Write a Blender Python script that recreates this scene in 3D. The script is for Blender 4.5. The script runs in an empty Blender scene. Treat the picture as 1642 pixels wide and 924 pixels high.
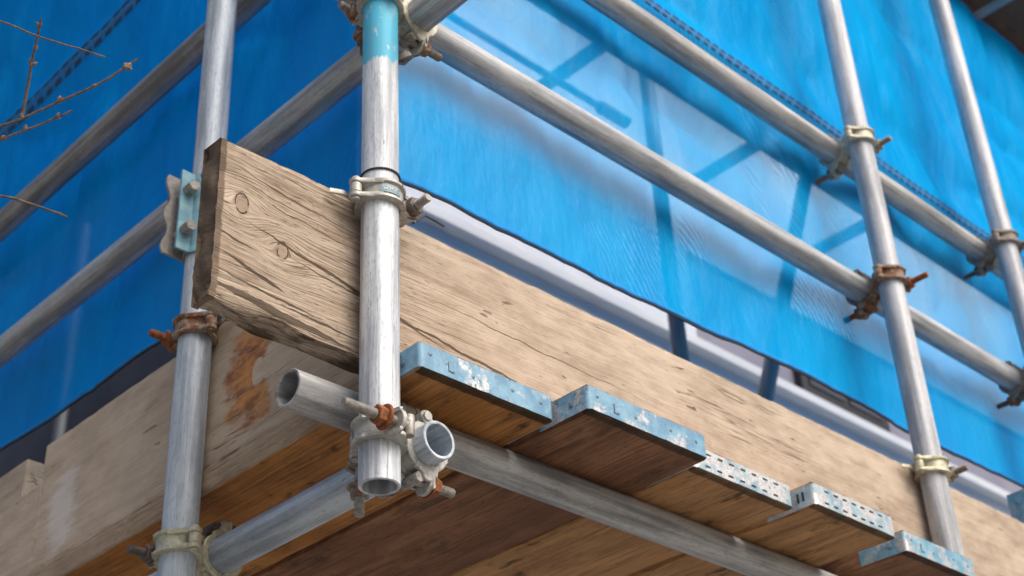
import bpy, bmesh, math, random
from math import pi, sin, cos, radians, exp
from mathutils import Vector, Matrix, noise
random.seed(7)
S = bpy.context.scene
COL = S.collection
GZ = -1.6                                  # ground level (camera height is the origin)

# ---------------------------------------------------------------- linking helpers
def tag(o, label=None, cat=None, group=None, kind=None):
    for k, v in (('label', label), ('category', cat), ('group', group), ('kind', kind)):
        if v: o[k] = v
    return o

def empty(name, M):
    o = bpy.data.objects.new(name, None); COL.objects.link(o)
    o.matrix_world = M; o.empty_display_size = .02
    return o

def link(name, me, mat, parent=None, M=None, smooth=35):
    if mat is not None and not me.materials: me.materials.append(mat)
    if smooth:
        me.polygons.foreach_set('use_smooth', [True]*len(me.polygons))
        me.set_sharp_from_angle(angle=radians(smooth))
    o = bpy.data.objects.new(name, me); COL.objects.link(o)
    if parent is not None: o.parent = parent
    if M is not None: o.matrix_local = M
    return o

def frame(o, x, y, z):
    return Matrix(((x[0],y[0],z[0],o[0]),(x[1],y[1],z[1],o[1]),(x[2],y[2],z[2],o[2]),(0,0,0,1)))

def axis_frame(p0, p1):
    z = (Vector(p1)-Vector(p0)).normalized()
    a = Vector((0,0,1)) if abs(z.z) < .9 else Vector((1,0,0))
    x = a.cross(z).normalized(); y = z.cross(x)
    return frame(p0, x, y, z)

class MB:
    """collects vertices and faces of one mesh"""
    def __init__(s): s.v = []; s.f = []
    def grid(s, rows, ci=False, cj=False, M=None):
        b = len(s.v); n = len(rows); m = len(rows[0])
        for r in rows:
            for p in r: s.v.append(M @ Vector(p) if M else Vector(p))
        for i in range(n if ci else n-1):
            for j in range(m if cj else m-1):
                i2 = (i+1) % n; j2 = (j+1) % m
                s.f.append((b+i*m+j, b+i*m+j2, b+i2*m+j2, b+i2*m+j))
    def poly(s, pts, M=None):
        b = len(s.v)
        for p in pts: s.v.append(M @ Vector(p) if M else Vector(p))
        s.f.append(tuple(range(b, b+len(pts))))
    def loft(s, rows, M=None, caps=True):
        s.grid(rows, False, True, M)
        if caps: s.poly(rows[0], M); s.poly(rows[-1], M)
    def lathe(s, prof, M=None, seg=32, closed=False):
        rows = [[(r*cos(2*pi*k/seg), r*sin(2*pi*k/seg), z) for k in range(seg)] for r, z in prof]
        s.grid(rows, closed, True, M)
        if not closed:
            if prof[0][0] > 1e-5: s.poly(rows[0], M)
            if prof[-1][0] > 1e-5: s.poly(rows[-1], M)
    def cyl(s, p0, p1, r, seg=24, bev=.0006):
        L = (Vector(p1)-Vector(p0)).length
        s.lathe([(r-bev,0),(r,bev),(r,L-bev),(r-bev,L)], axis_frame(p0,p1), seg)
    def prism(s, pts, z0, z1, M=None, bev=.0008):
        c = Vector((sum(p[0] for p in pts)/len(pts), sum(p[1] for p in pts)/len(pts)))
        def ins(p):
            d = c-Vector(p); return Vector(p)+d.normalized()*min(bev, d.length*.5)
        a = [ins(p) for p in pts]
        s.loft([[(p[0],p[1],z0) for p in a],[(p[0],p[1],z0+bev) for p in pts],
                [(p[0],p[1],z1-bev) for p in pts],[(p[0],p[1],z1) for p in a]], M)
    def box(s, lo, hi, M=None, bev=.0008):
        s.prism([(lo[0],lo[1]),(hi[0],lo[1]),(hi[0],hi[1]),(lo[0],hi[1])], lo[2], hi[2], M, bev)
    def pipe(s, pts, rad, seg=8, M=None):
        pts = [Vector(p) for p in pts]; rows = []; up = None
        for i, p in enumerate(pts):
            t = (pts[min(i+1,len(pts)-1)]-pts[max(i-1,0)]).normalized()
            if up is None: up = Vector((.3,.2,1)).cross(t).normalized()
            x = (up - t*up.dot(t)).normalized(); up = x; y = t.cross(x)
            r = rad[i] if isinstance(rad, (list, tuple)) else rad
            rows.append([p+x*r*cos(2*pi*k/seg)+y*r*sin(2*pi*k/seg) for k in range(seg)])
        s.loft(rows, M)
    def mesh(s, name, weld=None):
        me = bpy.data.meshes.new(name); me.from_pydata([tuple(v) for v in s.v], [], s.f)
        bm = bmesh.new(); bm.from_mesh(me)
        if weld: bmesh.ops.remove_doubles(bm, verts=bm.verts, dist=weld)
        bmesh.ops.recalc_face_normals(bm, faces=bm.faces)
        bm.to_mesh(me); bm.free(); me.update()
        return me
    def build(s, name, mat, parent=None, M=None, smooth=35, weld=None):
        return link(name, s.mesh(name, weld), mat, parent, M, smooth)

# ---------------------------------------------------------------- node helpers
class N:
    def __init__(s, name):
        s.m = bpy.data.materials.new(name); s.m.use_nodes = True
        s.t = s.m.node_tree; s.t.nodes.clear()
        s.out = s.t.nodes.new('ShaderNodeOutputMaterial')
    def new(s, typ, **kw):
        n = s.t.nodes.new(typ)
        for k, v in kw.items(): setattr(n, k, v)
        return n
    def set(s, inp, v):
        if isinstance(v, bpy.types.NodeSocket): s.t.links.new(v, inp)
        elif v is not None: inp.default_value = v
    def math(s, op, a, b=None, c=None, clamp=False):
        n = s.new('ShaderNodeMath', operation=op, use_clamp=clamp)
        s.set(n.inputs[0], a); s.set(n.inputs[1], b); s.set(n.inputs[2], c)
        return n.outputs[0]
    def add(s,a,b): return s.math('ADD',a,b)
    def mul(s,a,b): return s.math('MULTIPLY',a,b)
    def sub(s,a,b): return s.math('SUBTRACT',a,b)
    def step(s, v, lo, hi, a=0., b=1.):
        n = s.new('ShaderNodeMapRange', interpolation_type='SMOOTHSTEP')
        s.set(n.inputs[0], v); s.set(n.inputs[1], lo); s.set(n.inputs[2], hi); s.set(n.inputs[3], a); s.set(n.inputs[4], b)
        return n.outputs[0]
    def mix(s, f, a, b):
        n = s.new('ShaderNodeMix', data_type='RGBA')
        def c4(x): return (*x, 1.) if isinstance(x, tuple) and len(x) == 3 else x
        s.set(n.inputs[0], f); s.set(n.inputs[6], c4(a)); s.set(n.inputs[7], c4(b))
        return n.outputs[2]
    def fmix(s, f, a, b):
        n = s.new('ShaderNodeMix', data_type='FLOAT')
        s.set(n.inputs[0], f); s.set(n.inputs[2], a); s.set(n.inputs[3], b)
        return n.outputs[0]
    def xyz(s, v):
        n = s.new('ShaderNodeSeparateXYZ'); s.set(n.inputs[0], v); return n.outputs
    def vec(s, x, y, z):
        n = s.new('ShaderNodeCombineXYZ'); s.set(n.inputs[0],x); s.set(n.inputs[1],y); s.set(n.inputs[2],z); return n.outputs[0]
    def obj(s): return s.new('ShaderNodeTexCoord').outputs['Object']
    def pos(s): return s.new('ShaderNodeNewGeometry').outputs['Position']
    def rnd(s): return s.new('ShaderNodeObjectInfo').outputs['Random']
    def noise(s, v, scale=1., detail=2., rough=.5, dist=0.):
        n = s.new('ShaderNodeTexNoise')
        s.set(n.inputs['Vector'], v); s.set(n.inputs['Scale'], scale); s.set(n.inputs['Detail'], detail)
        s.set(n.inputs['Roughness'], rough); s.set(n.inputs['Distortion'], dist)
        return n.outputs[0]
    def scale(s, v, k):
        n = s.new('ShaderNodeVectorMath', operation='MULTIPLY'); s.set(n.inputs[0], v); s.set(n.inputs[1], k); return n.outputs[0]
    def off(s, v, amount):
        n = s.new('ShaderNodeVectorMath', operation='ADD'); s.set(n.inputs[0], v); s.set(n.inputs[1], amount); return n.outputs[0]
    def bump(s, h, strength=.5, dist=.001):
        n = s.new('ShaderNodeBump'); s.set(n.inputs['Strength'], strength); s.set(n.inputs['Distance'], dist); s.set(n.inputs['Height'], h)
        return n.outputs[0]
    def pbr(s, col, rough=.5, metal=0., normal=None, spec=.5):
        n = s.new('ShaderNodeBsdfPrincipled')
        s.set(n.inputs['Base Color'], (*col,1.) if isinstance(col, tuple) and len(col)==3 else col)
        s.set(n.inputs['Roughness'], rough); s.set(n.inputs['Metallic'], metal)
        n.inputs['Specular IOR Level'].default_value = spec
        if normal is not None: s.t.links.new(normal, n.inputs['Normal'])
        s.t.links.new(n.outputs[0], s.out.inputs[0])
        return s.m

# ---------------------------------------------------------------- materials
def metal(name, light=(.62,.63,.65), dark=(.24,.25,.27), rough=.60, met=.28, paint=None, zpaint=(), tint=0., speck=.5, pside=None):
    """galvanised tube: streaks run along local Z; zpaint = world height bands (lo, hi) of leftover paint"""
    n = N(name); o = n.obj(); r = n.rnd()
    o = n.off(o, n.vec(n.mul(r,37.), n.mul(r,11.), n.mul(r,53.)))
    st = n.noise(n.scale(o,(75,75,3.2)),1,4,.6)
    bl = n.noise(n.scale(o,(22,22,9)),1,3,.6)
    fine = n.noise(n.scale(o,(500,500,90)),1,2,.6)
    f = n.step(n.add(n.mul(st,.7), n.mul(bl,.3)), .36,.62)
    c = n.mix(f, dark, light)
    c = n.mix(n.mul(n.step(fine,.48,.75), .45), c, (dark[0]*.6,dark[1]*.6,dark[2]*.6))
    sp = n.mul(n.step(n.noise(n.scale(o,(260,260,75)),1,1.5,.5), .70,.75), n.step(n.noise(n.scale(o,(14,14,5)),1,2,.5),.44,.62))
    c = n.mix(n.mul(sp,speck), c, (.05,.05,.06))
    sc = n.step(n.math('ABSOLUTE', n.sub(n.noise(n.scale(o,(95,95,1.1)),1,2,.5), .5)), .0, .006, 1., 0.)
    sc = n.mul(sc, n.step(n.noise(n.scale(o,(20,20,4)),1,2,.5), .5,.62))
    c = n.mix(n.mul(sc,.6), c, (.10,.10,.11))
    spl = n.mul(n.step(n.noise(n.scale(o,(130,130,60)),1,3,.6), .66,.70), n.step(n.noise(n.scale(o,(11,11,4)),1,2,.5), .55,.66))
    c = n.mix(n.mul(spl,.55), c, (.70,.69,.66))
    rs = n.mul(n.step(n.noise(n.scale(o,(60,60,22)),1,4,.7), .64,.72), n.step(n.noise(n.scale(o,(7,7,3)),1,2,.5), .58,.68))
    c = n.mix(n.mul(rs,.5), c, (.22,.12,.06))
    if tint: c = n.mix(n.mul(n.step(n.noise(n.scale(o,(9,9,3)),1,3,.6),.55,.68),tint), c, (.10,.38,.48))
    rg = n.add(n.mul(bl,.25), rough-.12)
    metv = met
    if paint:
        z = n.xyz(n.pos())[2]
        zz = n.add(z, n.mul(n.sub(n.noise(n.scale(o,(38,38,7)),1,5,.7), .5), .075))
        m = None
        for lo, hi in zpaint:
            b = n.mul(n.step(zz, lo-.003, lo+.004), n.step(zz, hi-.002, hi+.002, 1., 0.))
            m = b if m is None else n.math('MAXIMUM', m, b)
        if pside is not None: m = n.mul(m, n.step(n.xyz(n.pos())[1], pside, pside+.006))
        chip = n.step(n.noise(n.scale(o,(80,80,30)),1,4,.7), .60,.66, 1., 0.)
        m = n.mul(m, chip)
        pc = n.mix(n.step(n.noise(n.scale(o,(60,60,8)),1,3,.6),.35,.7), paint, (paint[0]*.7+.05,paint[1]*.75+.03,paint[2]*.78+.03))
        c = n.mix(m, c, pc); metv = n.mul(n.sub(1., m), met)
    nb = n.bump(n.add(n.mul(fine,.5), n.add(st, n.mul(sp,-1.5))),   .4, .0007)
    return n.pbr(c, rg, metv, nb)

def cast(name, light, dark, rough=.6, met=.2, rust=0., rustcol=(.17,.055,.02), scale=1.):
    """cast or forged coupler steel with dirt and optional rust"""
    n = N(name); o = n.obj(); r = n.rnd()
    o = n.off(o, n.vec(n.mul(r,7.), n.mul(r,13.), n.mul(r,3.)))
    a = n.noise(o, 150*scale, 4, .65); b = n.noise(o, 700*scale, 3, .6)
    c = n.mix(n.step(a,.25,.72), dark, light)
    c = n.mix(n.mul(n.step(b,.5,.75),.25), c, (dark[0]*.5,dark[1]*.5,dark[2]*.5))
    if rust:
        k = n.step(n.add(n.mul(n.noise(o,60*scale,4,.7),.75), n.mul(b,.25)), .62-.34*rust, .70-.30*rust)
        rc = n.mix(n.step(n.noise(o,160*scale,4,.7),.35,.65), rustcol, (rustcol[0]*2.1,rustcol[1]*2.4,rustcol[2]*2.2))
        c = n.mix(k, c, rc); met = n.mul(n.sub(1.,k), met)
    return n.pbr(c, rough, met, n.bump(b, .18, .0002))

def wood(name, light, dark, crack=(.035,.02,.012), knots=(), rough_end=None, crk=1., gs=1., wet=None, stain=None, rust=None, smear=None, dents=1., splits=(), under=None, side=None, endc=None):
    """sawn scaffold board; length along local X, face width along local Z"""
    n = N(name); o = n.obj(); r = n.rnd()
    x, y, z = n.xyz(o)
    xr = n.add(x, n.mul(r, 23.)); yr = n.add(y, n.mul(r, 5.))
    g = n.add(z, n.mul(n.sub(n.noise(n.vec(n.mul(xr,2.2), n.mul(yr,3.), n.mul(z,7.)),1,3,.5), .5), .036))
    ringm = None
    for kx, kz, kr in knots:
        dx = n.sub(x, kx); dz = n.sub(z, kz)
        d = n.math('SQRT', n.add(n.mul(n.mul(dx,dx), .55), n.mul(dz,dz)))
        mk = n.math('EXPONENT', n.mul(n.mul(d,d), -1./(kr*2.3)**2))
        g = n.fmix(mk, g, n.add(kz, n.mul(d, .35)))
        d2 = n.math('SQRT', n.add(n.mul(n.mul(dx,dx), 2.1), n.mul(dz,dz)))
        d2 = n.add(d2, n.mul(n.sub(n.noise(n.vec(x,y,z),160,2,.5), .5), kr*.35))
        rg = n.step(n.math('ABSOLUTE', n.sub(d2, kr)), .0004, .0016, 1., 0.)
        rg = n.mul(rg, n.step(n.noise(n.vec(x,y,z),70,2,.5), .36,.46))
        ringm = rg if ringm is None else n.math('MAXIMUM', ringm, rg)
    kfill = None
    for kx, kz, kr in knots:
        dx = n.sub(x, kx); dz = n.sub(z, kz)
        q = n.step(n.math('SQRT', n.add(n.mul(n.mul(dx,dx),2.1), n.mul(dz,dz))), kr*.85, kr*1.5, 1., 0.)
        kfill = q if kfill is None else n.math('MAXIMUM', kfill, q)
    fine = n.noise(n.vec(n.mul(xr,7.), n.mul(yr,190.), n.mul(g,330.)),1,3,.6)
    med = n.noise(n.vec(n.mul(xr,1.6), n.mul(yr,34.), n.mul(g,62.)),1,4,.6)
    coarse = n.noise(n.vec(n.mul(xr,5.), n.mul(yr,9.), n.mul(z,13.)),1,4,.62)
    blot = n.noise(n.vec(n.mul(xr,17.), n.mul(yr,17.), n.mul(z,40.)),1,3,.6)
    fib = n.noise(n.vec(n.mul(xr,3.2), n.mul(yr,420.), n.mul(g,900.)),1,2,.6)
    k = gs
    if rough_end: k = n.step(x, rough_end[0], rough_end[1], rough_end[2], gs)
    v = n.add(n.mul(n.sub(med,.5), n.mul(k,.50)), n.add(n.add(n.mul(n.sub(fine,.5), n.mul(k,.70)), n.mul(n.sub(fib,.5), n.mul(n.add(k,.35), .75))), n.add(n.mul(n.sub(coarse,.5), .8), n.mul(n.sub(blot,.5), .62))))
    c = n.mix(n.step(v, -.46, .36), dark, light)
    # greyed and dirty patches
    c = n.mix(n.mul(n.step(n.noise(n.vec(n.mul(xr,3.),n.mul(yr,6.),n.mul(z,8.)),1,4,.65), .50,.72), .35), c, (dark[0]*.95,dark[1]*1.0,dark[2]*1.1))
    # drying cracks following the grain, broken up along their length
    cn = n.math('ABSOLUTE', n.sub(n.noise(n.vec(n.mul(xr,.9), n.mul(yr,10.), n.mul(g,34.)),1,3.5,.62), .5))
    cm = n.step(n.noise(n.vec(n.mul(xr,2.6), 0., n.mul(z,9.)),1,2,.5), .50,.64)
    w = .015*crk
    if rough_end: cm = n.math('MAXIMUM', n.mul(cm,.7), n.step(x, rough_end[0], rough_end[1], .62, 0.))
    cm = n.mul(cm, n.step(n.noise(n.vec(n.mul(xr,11.), n.mul(yr,20.), n.mul(g,60.)),1,3,.6), .42,.62))
    ck = n.mul(n.step(cn, .001, w, 1., 0.), cm)
    for (ax0, az0, ax1, az1, wd_) in splits:      # long open splits, thinning towards their ends
        t = n.math('DIVIDE', n.sub(x, ax0), ax1-ax0)
        zc = n.add(n.fmix(t, az0, az1), n.mul(n.sub(n.noise(n.vec(n.mul(x,14.),az0*40.,0.),1,4,.6), .5), .014))
        ww = n.mul(n.math('MULTIPLY', n.mul(t, n.sub(1.,t)), 4., clamp=True), n.mul(wd_, n.add(.35, n.noise(n.vec(n.mul(x,40.),3.,0.),1,2,.5))))
        e_ = n.math('GREATER_THAN', n.sub(ww, n.math('ABSOLUTE', n.sub(z, zc))), 0.)
        ck = n.math('MAXIMUM', ck, e_)
    # hairline saw and scuff marks, some of them across the grain
    sc1 = n.step(n.math('ABSOLUTE', n.sub(n.noise(n.vec(n.mul(xr,5.), n.mul(yr,20.), n.mul(g,150.)),1,2,.5), .5)), .0, .012, 1., 0.)
    sc1 = n.mul(sc1, n.step(n.noise(n.vec(n.mul(xr,9.), n.mul(yr,9.), n.mul(z,24.)),1,2,.5), .52,.64))
    c = n.mix(n.mul(sc1,.55), c, (dark[0]*.55,dark[1]*.5,dark[2]*.45))
    if kfill is not None: c = n.mix(n.mul(kfill,.42), c, (.20,.13,.085))
    if rough_end: c = n.mix(n.mul(n.step(x, rough_end[0], rough_end[1], .22, 0.), n.step(blot,.3,.6,.5,1.)), c, (.22,.165,.115))
    # short gouges and dents
    dn = n.step(n.noise(n.vec(n.mul(xr,26.), n.mul(yr,60.), n.mul(g,120.)),1,1.5,.5), .715,.76)
    dn = n.mul(n.mul(dn, n.step(n.noise(n.vec(n.mul(xr,6.),0.,n.mul(z,11.)),1,2,.5), .46,.58)), dents)
    dn2 = n.step(n.noise(n.vec(n.mul(xr,24.), n.mul(yr,30.), n.mul(g,62.)),1,4,.65), .66,.74)
    dn2 = n.mul(n.mul(dn2, n.step(n.noise(n.vec(n.mul(xr,3.),0.,n.mul(z,9.)),1,2,.5), .48,.60)), .5*dents)
    pit = n.step(n.noise(n.vec(n.mul(xr,60.), n.mul(yr,400.), n.mul(g,700.)),1,2,.5), .62,.74)
    pit = n.mul(pit, n.mul(k, .42))
    ck2 = n.math('MAXIMUM', n.math('MAXIMUM', ck, n.mul(dn,.75)), n.math('MAXIMUM', dn2, pit, clamp=True))
    if ringm is not None: ck2 = n.math('MAXIMUM', ck2, ringm)
    c = n.mix(n.mul(ck2,.82), c, crack)
    if stain:      # broad water stain of another colour
        c = n.mix(n.mul(n.step(n.noise(n.vec(n.mul(xr,2.3),n.mul(yr,5.),n.mul(z,7.)),1,5,.7), .46,.60), stain[3]), c, stain[:3])
    if wet:        # black mould marks
        c = n.mix(n.mul(n.step(n.noise(n.vec(n.mul(xr,7.),n.mul(yr,9.),n.mul(z,16.)),1,5,.72), .56,.68), wet), c, (.035,.022,.014))
    if rust:       # rust bleeding round a clean oval where a plate was
        cx, cz = rust
        wob = n.mul(n.sub(n.noise(n.vec(n.mul(x,13.),y,n.mul(z,34.)),1,6,.72), .5), .15)
        dx = n.sub(x, cx); dz = n.sub(z, cz)
        d = n.math('SQRT', n.add(n.mul(n.mul(n.sub(dx,.016),n.sub(dx,.016)), 1.1), n.mul(n.mul(dz,dz), .70)))
        m = n.step(n.add(d, wob), .044, .082, 1., 0.)
        inner = n.math('SQRT', n.add(n.mul(n.mul(dx,dx), 2.), n.mul(dz,dz)))
        m = n.mul(m, n.fmix(n.step(n.add(dx,n.mul(dz,.4)), -.004,.006), n.step(n.add(inner, n.mul(wob,.10)), .014,.030), n.step(n.add(inner, n.mul(wob,.06)), .0215,.0235)))
        m = n.mul(m, n.step(n.add(n.add(dx, n.mul(n.math('ABSOLUTE',dz),.75)), n.mul(wob,.5)), -.004,.010))
        rc = n.mix(n.step(n.noise(n.vec(n.mul(x,22.),y,n.mul(z,48.)),1,5,.7), .36,.64), (.20,.065,.03), (.58,.25,.07))
        m = n.mul(m, n.step(n.noise(n.vec(n.mul(x,22.),y,n.mul(g,150.)),1,4,.65), .30,.50,.55,1.))
        c = n.mix(n.mul(m,.92), c, rc)
    if smear:
        cx, cz = smear
        dx = n.sub(x, cx); dz = n.sub(z, cz)
        d = n.math('SQRT', n.add(n.mul(dx,dx), n.mul(n.mul(dz,dz),.4)))
        d = n.add(d, n.mul(n.sub(n.noise(n.vec(n.mul(x,16.),y,n.mul(z,60.)),1,4,.7), .5), .09))
        c = n.mix(n.mul(n.step(d,.02,.06,1.,0.),.55), c, (.75,.74,.74))
    wob2 = n.mul(n.sub(n.noise(n.vec(n.mul(xr,30.),n.mul(yr,60.),n.mul(z,60.)),1,3,.6), .5), .006)
    if under:      # shade of the bottom face and its joint, painted dark along the lower edge
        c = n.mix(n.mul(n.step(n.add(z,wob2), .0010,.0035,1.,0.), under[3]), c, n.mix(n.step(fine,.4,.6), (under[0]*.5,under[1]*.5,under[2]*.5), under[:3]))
    if endc:       # darker end grain, with grime on the deck boards
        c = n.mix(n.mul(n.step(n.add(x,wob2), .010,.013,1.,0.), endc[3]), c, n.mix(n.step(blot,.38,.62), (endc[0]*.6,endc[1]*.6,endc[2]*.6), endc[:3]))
    if side:       # weathered side edge of a deck board
        c = n.mix(n.mul(n.step(n.add(z,n.mul(wob2,.4)), .0012,.0030,1.,0.), .92), c, n.mix(n.step(v,-.4,.4), (side[0]*.6,side[1]*.58,side[2]*.55), side))
    h = n.sub(n.add(n.mul(n.mul(n.add(fine,fib),k),.6), n.add(n.mul(n.mul(med,k),.8), n.mul(blot,.5))), n.mul(ck2,2.2))
    return n.pbr(c, .82, 0., n.bump(h, .75, .0018), spec=.25)

def flaked(name, paint, bare, amount=.5):
    """paint flaking off galvanised hoop iron"""
    n = N(name); o = n.obj(); r = n.rnd()
    o = n.off(o, n.vec(n.mul(r,7.), n.mul(r,13.), n.mul(r,3.)))
    a = n.noise(o, 28, 6, .72); b = n.noise(o, 300, 3, .6)
    m = n.step(n.add(n.mul(a,.80), n.mul(b,.20)), amount-.02, amount+.05)
    pc = n.mix(n.step(n.noise(o,45,3,.6),.35,.65), paint, (paint[0]*.62,paint[1]*.70,paint[2]*.78))
    c = n.mix(m, pc, n.mix(n.step(b,.4,.7), bare, (bare[0]*.6,bare[1]*.6,bare[2]*.6)))
    c = n.mix(n.mul(n.step(n.noise(o,75,4,.7),.62,.70),.7), c, (.06,.055,.05))
    return n.pbr(c, .48, n.mul(m,.5), n.bump(n.add(a, n.mul(m,-.4)), .35, .0006))

def netting(name, col, lo, hi, zsplit=None, seed=0.):
    """woven debris netting: a weave of blue yarn with open holes, seen as partly transparent cloth"""
    n = N(name); o = n.pos(); x, y, z = n.xyz(o)
    o2 = n.off(o, (seed, seed*.3, 0.))
    a = n.noise(n.scale(o2,(1.3,1.3,1.7)), 1, 4, .55)
    fw = n.noise(n.scale(o2,(3.1,3.1,1.1)), 1, 5, .6, 1.2)
    a = n.add(n.mul(a,.6), n.mul(fw,.4))
    d = n.step(a, .36, .62, lo, hi)
    if zsplit:
        zz = n.add(z, n.mul(n.sub(a,.5), .22))
        d = n.fmix(n.step(zz, zsplit[0]-.07, zsplit[0]+.12, 1., 0.), d, zsplit[2])      # doubled cloth along the bottom hem
        d = n.fmix(n.step(z, zsplit[1]-.004, zsplit[1]+.004), d, zsplit[3])             # tighter sheet above the seam
    # moire of two layers of weave
    wv = n.new('ShaderNodeTexWave', wave_type='BANDS', bands_direction='DIAGONAL')
    n.set(wv.inputs['Vector'], n.off(n.scale(o,(1.,1.,.55)), n.vec(n.mul(a,.09),0.,n.mul(n.noise(o,3.5,2,.5),.06))))
    wv.inputs['Scale'].default_value = 46.; wv.inputs['Distortion'].default_value = 1.2; wv.inputs['Detail'].default_value = 1.
    mo = n.mul(n.mul(n.sub(wv.outputs['Fac'],.5), .24), n.step(n.noise(o2,3.1,2,.5), .47,.62))
    yarn = n.sub(n.noise(n.scale(o,(900,900,240)),1,1,.5), .5)
    yarn2 = n.sub(n.noise(n.scale(o,(160,160,900)),1,1,.5), .5)
    d = n.math('ADD', n.add(d, mo), n.mul(n.add(yarn,yarn2), .16), clamp=True)
    c = n.mix(n.step(n.noise(n.scale(o2,(6,6,2.2)),1,4,.6),.3,.75), (col[0],col[1]*.80,col[2]*.90), col)
    nb = n.bump(n.add(n.noise(n.scale(o2,(9,9,3.5)),1,4,.55), n.mul(n.add(yarn,yarn2),.02)),   .42, .05)
    df = n.new('ShaderNodeBsdfDiffuse'); n.set(df.inputs[0], c); n.set(df.inputs['Normal'], nb)
    tl = n.new('ShaderNodeBsdfTranslucent'); n.set(tl.inputs[0], c); n.set(tl.inputs['Normal'], nb)
    gl = n.new('ShaderNodeBsdfGlossy'); gl.inputs['Roughness'].default_value = .38; n.set(gl.inputs[0], (.35,.65,.95,1)); n.set(gl.inputs['Normal'], nb)
    m1 = n.new('ShaderNodeMixShader'); m1.inputs[0].default_value = .27; n.t.links.new(df.outputs[0], m1.inputs[1]); n.t.links.new(tl.outputs[0], m1.inputs[2])
    m2 = n.new('ShaderNodeMixShader'); m2.inputs[0].default_value = .03; n.t.links.new(m1.outputs[0], m2.inputs[1]); n.t.links.new(gl.outputs[0], m2.inputs[2])
    tr = n.new('ShaderNodeBsdfTransparent'); tr.inputs[0].default_value = (.66,.86,1.,1.)
    m3 = n.new('ShaderNodeMixShader'); n.set(m3.inputs[0], d); n.t.links.new(tr.outputs[0], m3.inputs[1]); n.t.links.new(m2.outputs[0], m3.inputs[2])
    n.t.links.new(m3.outputs[0], n.out.inputs[0])
    return n.m

def plain(name, a, b, sc=8., rough=.8, met=0., bs=.3, bd=.004):
    n = N(name); o = n.obj(); v = n.noise(o, sc, 5, .62)
    return n.pbr(n.mix(n.step(v,.3,.7), a, b), rough, met, n.bump(n.noise(o,sc*7,4,.6), bs, bd))

M = {}
M['galv'] = metal('galvanised_tube')
M['galv_main'] = metal('galvanised_tube_bright', (.74,.80,.86), (.32,.35,.40), .56, .25, (.07,.50,.74), ((1.325, 3.),), speck=.75)
M['galv_blue'] = metal('galvanised_tube_paint', (.58,.66,.74), (.29,.34,.40), .58, .25, (.16,.52,.64), ((1.050,1.089),), speck=.6, pside=.420)
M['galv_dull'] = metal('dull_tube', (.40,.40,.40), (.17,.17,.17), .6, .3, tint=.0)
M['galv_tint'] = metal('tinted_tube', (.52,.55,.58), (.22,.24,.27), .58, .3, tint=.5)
M['galv_pale'] = metal('pale_tube', (.58,.61,.66), (.29,.31,.34), .60, .25)
M['galv_warm'] = metal('weathered_tube', (.50,.51,.52), (.19,.20,.21), .6, .25)
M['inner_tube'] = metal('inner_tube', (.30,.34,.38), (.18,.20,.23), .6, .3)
M['zinc'] = cast('zinc_casting', (.55,.545,.52), (.33,.325,.30), .52, .35)
M['cream'] = cast('cream_zinc', (.60,.575,.48), (.32,.30,.24), .5, .3)
M['yellow'] = cast('yellow_zinc', (.66,.64,.49), (.36,.345,.25), .45, .3)
M['rusty'] = cast('rusty_casting', (.40,.33,.26), (.20,.15,.11), .72, .1, .48, (.11,.040,.018))
M['brown'] = cast('dirty_casting', (.34,.31,.27), (.15,.13,.11), .68, .2, .25)
M['bolt'] = cast('bolt_steel', (.46,.44,.41), (.22,.21,.19), .5, .45)
M['bolt_dark'] = cast('dark_bolt', (.17,.15,.14), (.07,.06,.055), .55, .3, .25)
M['bolt_rust'] = cast('rusty_bolt', (.30,.13,.06), (.13,.05,.03), .8, .05, .95, (.16,.05,.018))
M['plateblue'] = flaked('pale_blue_plate', (.24,.47,.55), (.55,.57,.58), .56)
M['plategrey'] = cast('grey_plate', (.36,.35,.33), (.22,.21,.20), .6, .3, .05)
M['letter'] = cast('worn_letters', (.62,.66,.66), (.40,.47,.50), .5, .3)
M['panel'] = cast('letter_panel', (.25,.36,.42), (.16,.25,.30), .55, .2)
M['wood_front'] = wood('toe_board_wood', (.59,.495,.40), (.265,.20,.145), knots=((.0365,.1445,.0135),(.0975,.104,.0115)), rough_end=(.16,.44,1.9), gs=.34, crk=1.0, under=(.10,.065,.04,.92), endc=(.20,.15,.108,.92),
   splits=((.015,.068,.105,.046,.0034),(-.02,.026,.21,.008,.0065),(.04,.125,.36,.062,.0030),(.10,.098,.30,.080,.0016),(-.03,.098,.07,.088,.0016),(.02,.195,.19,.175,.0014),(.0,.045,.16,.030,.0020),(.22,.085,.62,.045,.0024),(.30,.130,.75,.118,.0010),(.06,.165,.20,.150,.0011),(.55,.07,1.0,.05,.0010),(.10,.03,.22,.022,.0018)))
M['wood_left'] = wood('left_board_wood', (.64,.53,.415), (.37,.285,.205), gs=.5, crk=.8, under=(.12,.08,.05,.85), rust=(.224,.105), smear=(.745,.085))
M['wood_plain'] = wood('pale_board_wood', (.58,.49,.395), (.33,.26,.19), gs=.5)
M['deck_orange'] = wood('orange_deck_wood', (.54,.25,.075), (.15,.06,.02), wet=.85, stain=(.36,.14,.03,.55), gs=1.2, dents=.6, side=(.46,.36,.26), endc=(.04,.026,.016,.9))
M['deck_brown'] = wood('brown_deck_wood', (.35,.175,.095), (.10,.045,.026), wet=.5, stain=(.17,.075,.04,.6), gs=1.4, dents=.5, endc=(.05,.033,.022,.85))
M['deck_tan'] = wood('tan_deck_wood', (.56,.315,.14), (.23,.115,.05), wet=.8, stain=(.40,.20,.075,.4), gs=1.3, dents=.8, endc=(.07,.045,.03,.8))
M['deck_dark'] = wood('dark_top_deck_wood', (.15,.085,.055), (.06,.035,.024), wet=.4, gs=.8)
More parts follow.
